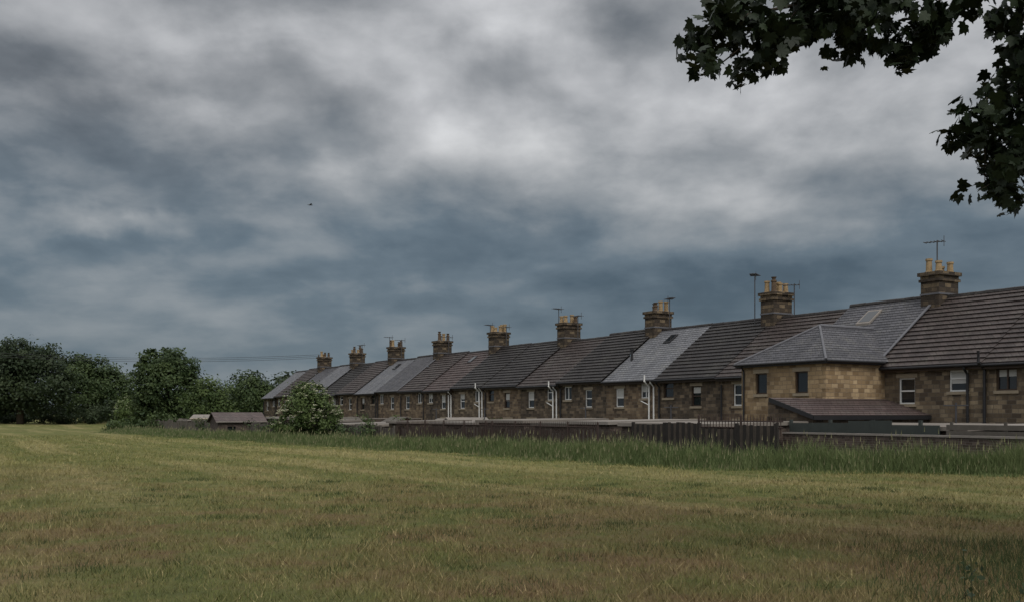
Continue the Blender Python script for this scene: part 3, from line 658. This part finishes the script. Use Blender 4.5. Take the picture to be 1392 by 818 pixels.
# ------------------------------------------------------------------ sycamore overhanging from the right
half=[(.06,-.02),(.20,-.10),(.33,-.06),(.31,.04),(.45,.10),(.58,.26),(.44,.28),(.40,.36),(.46,.50),(.44,.64),(.30,.56),(.22,.56),(.16,.72),(.06,.84)]
LP=np.array([(0,.28),(0,.04)]+half+[(0,1.0)]+[(-a,b) for a,b in reversed(half)])
def sycamore_leaves(C,size):
    n=len(C)
    nr=rvec(n); nr[:,2]+=.55; nr/=np.linalg.norm(nr,axis=1,keepdims=True)
    tip=rvec(n)*.8; tip[:,2]-=.75; tip-=nr*np.sum(tip*nr,1,keepdims=True); tip/=np.linalg.norm(tip,axis=1,keepdims=True)
    sd_=np.cross(nr,tip); s=size*rng.uniform(.55,1.2,(n,1))
    k=len(LP); V=np.empty((n,k,3))
    for i,(a,b) in enumerate(LP):
        curl=-.22*(a*a)-.10*b*b
        V[:,i]=C+s*(sd_*a+tip*(b-.3)+nr*curl)
    idx=np.arange(1,k); F=np.stack([np.zeros(k-1,int),idx,np.roll(idx,-1)],1)
    FF=(F[None]+ (np.arange(n)*k)[:,None,None]).reshape(-1,3)
    return V.reshape(-1,3),FF,k
e=empty('sycamore_tree',(0,0,0))
blobs=[(1.58,4.66,.17,.16),(1.80,4.76,.25,.19),(2.07,4.58,.18,.26),(2.39,4.80,.26,.22),(2.68,4.72,.18,.18),(2.92,4.78,.23,.22),(3.19,4.64,.16,.24),(3.38,4.70,.13,.22),(3.55,4.84,.14,.14),(1.58,4.38,.06,.09),(1.95,4.43,.09,.1),
 (4.08,4.75,.14,.28),(4.08,4.33,.16,.22),(3.72,3.92,.23,.18),(4.02,3.83,.22,.28),(3.86,3.48,.17,.13),(4.12,3.48,.14,.2)]
pts=[]
for (x,z,rx,rz) in blobs:
    # leaves gathered in sprays with open gaps between them
    ns=int(95*rx*rz*6)+3; d=rvec(ns)*rng.random((ns,1))**.35
    sp=np.stack([x+d[:,0]*rx,8.0+d[:,1]*.5,z+d[:,2]*rz],1)
    for q in sp: pts.append(q+rng.normal(size=(6,3))*np.array([.05,.05,.045]))
for (x,y,z,r_,m) in [(2.6,8.2,5.5,.9,420),(4.6,8.3,5.6,1.0,500),(6.0,8.5,5.2,1.3,700),(5.9,8,3.9,.9,400),(7.5,8,7,2.2,1500),(5,9,7.2,1.6,800),(9,9.5,6,2.2,1400),(7.5,5.5,6,2,1200),(8.5,8,9,2.4,1200),(5.2,5.6,6.4,1.2,600)]:
    d=rvec(m)*rng.random((m,1))**.4; pts.append(np.stack([x+d[:,0]*r_,y+d[:,1]*r_,z+d[:,2]*r_*.7],1))
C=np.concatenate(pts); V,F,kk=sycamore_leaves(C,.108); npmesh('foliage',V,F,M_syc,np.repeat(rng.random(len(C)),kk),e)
mb=MB()
mb.tube([(8.6,8.5,-.2),(8.5,8.4,1.2),(8.3,8.4,3.2),(8.2,8.3,6),(8.4,8.2,9)],[.42,.32,.27,.18,.04],12)
mb.tube([(8.3,8.4,3.0),(6.6,8.3,4.9),(5,8.2,5.4),(3.6,8.05,5.15),(2.6,8,4.95),(1.9,8,4.8),(1.55,8,4.62)],[.13,.09,.06,.035,.02,.010,.004],7)
mb.tube([(8.3,8.4,3.6),(6.5,8.2,4.7),(5,8.1,4.75),(4.4,8,4.5),(4.05,8,4.1),(3.8,8,3.75),(3.8,8,3.45)],[.1,.07,.045,.025,.014,.008,.003],7)
mb.tube([(8.2,8.3,5.5),(6.5,7,6.6),(5.2,5.8,6.5)],[.1,.06,.01],6); mb.tube([(8.2,8.3,5.5),(9.2,9.5,6.5),(9.6,10,7.5)],[.1,.06,.01],6)
for (x,z,rx,rz) in blobs:
    bx=x+ (.25 if x<3.7 else .1); mb.tube([(bx,8,max(z+rz*1.2,z+.15)),(x+.05,8.05,z),(x-rx*.5,8,z-rz*.6)],[.008,.005,.002],5)
mb.build('trunk_and_limbs',[M_bark],e,True)
# ------------------------------------------------------------------ weeds, bottom right
mb=MB(); lp=[]
for i in range(16):
    x=random.uniform(3.3,4.4); y=random.uniform(6.2,7.6); z=float(terrain(x,y)); h_=random.uniform(.3,.62); lx=random.uniform(-.15,.12); 
    mb.tube([(x,y,z),(x+lx*.4,y,z+h_*.5),(x+lx,y+.02,z+h_)],[.005,.003,.002],5)
    for j in range(int(h_*22)):
        s=random.uniform(.25,1); lp.append((x+lx*s*s+random.uniform(-.06,.06),y+random.uniform(-.05,.05),z+h_*s))
ew=empty('roadside_weeds'); mb.build('stems',[M_leaf3],ew); C=np.array(lp); V,F=cards(C,.05,.4); npmesh('leaves',V,F,M_leaf3,np.repeat(rng.random(len(C)),4),ew)
n=26000; x=rng.uniform(1.6,6.5,n); y=rng.uniform(5.5,12,n); pr=np.clip((x-1.9-(y-5.5)*.33)/2.2,0,1); k=rng.random(n)<pr; x,y=x[k],y[k]
blades(x,y,.05+.12*rng.random(len(x)),.008+0*x,.6*rng.random(len(x)),.9,M_rough,'shaded_rough_grass')
# scattered green tufts re-growing in the stubble
ct=np.stack([rng.uniform(-8,8,170),rng.uniform(7,24,170)],1); idx=rng.integers(0,170,12000); x=ct[idx,0]+rng.normal(0,.18,12000); y=ct[idx,1]+rng.normal(0,.18,12000)
blades(x,y,.03+.06*rng.random(12000),.005+.0004*y,.5*rng.random(12000),1.0,M_rough,'grass_tufts')
# ------------------------------------------------------------------ bird
e=empty('flying_bird',(-12.15,60,14.15),.5); mb=MB()
mb.tube([(-.13,0,0),(-.08,0,.0),(0,0,.01),(.08,0,.01),(.12,0,.015),(.15,0,.01)],[.012,.03,.035,.028,.02,.004],8)
for s in (-1,1):
    mb.face([(.05,s*.02,.02),(.07,s*.12,.09),(-.01,s*.26,.05),(-.03,s*.12,.07),(-.04,s*.02,.02)])
mb.face([(-.1,-.015,0),(-.1,.015,0),(-.2,.04,0),(-.2,-.04,0)])
mb.build('body_and_wings',[M_black],e)
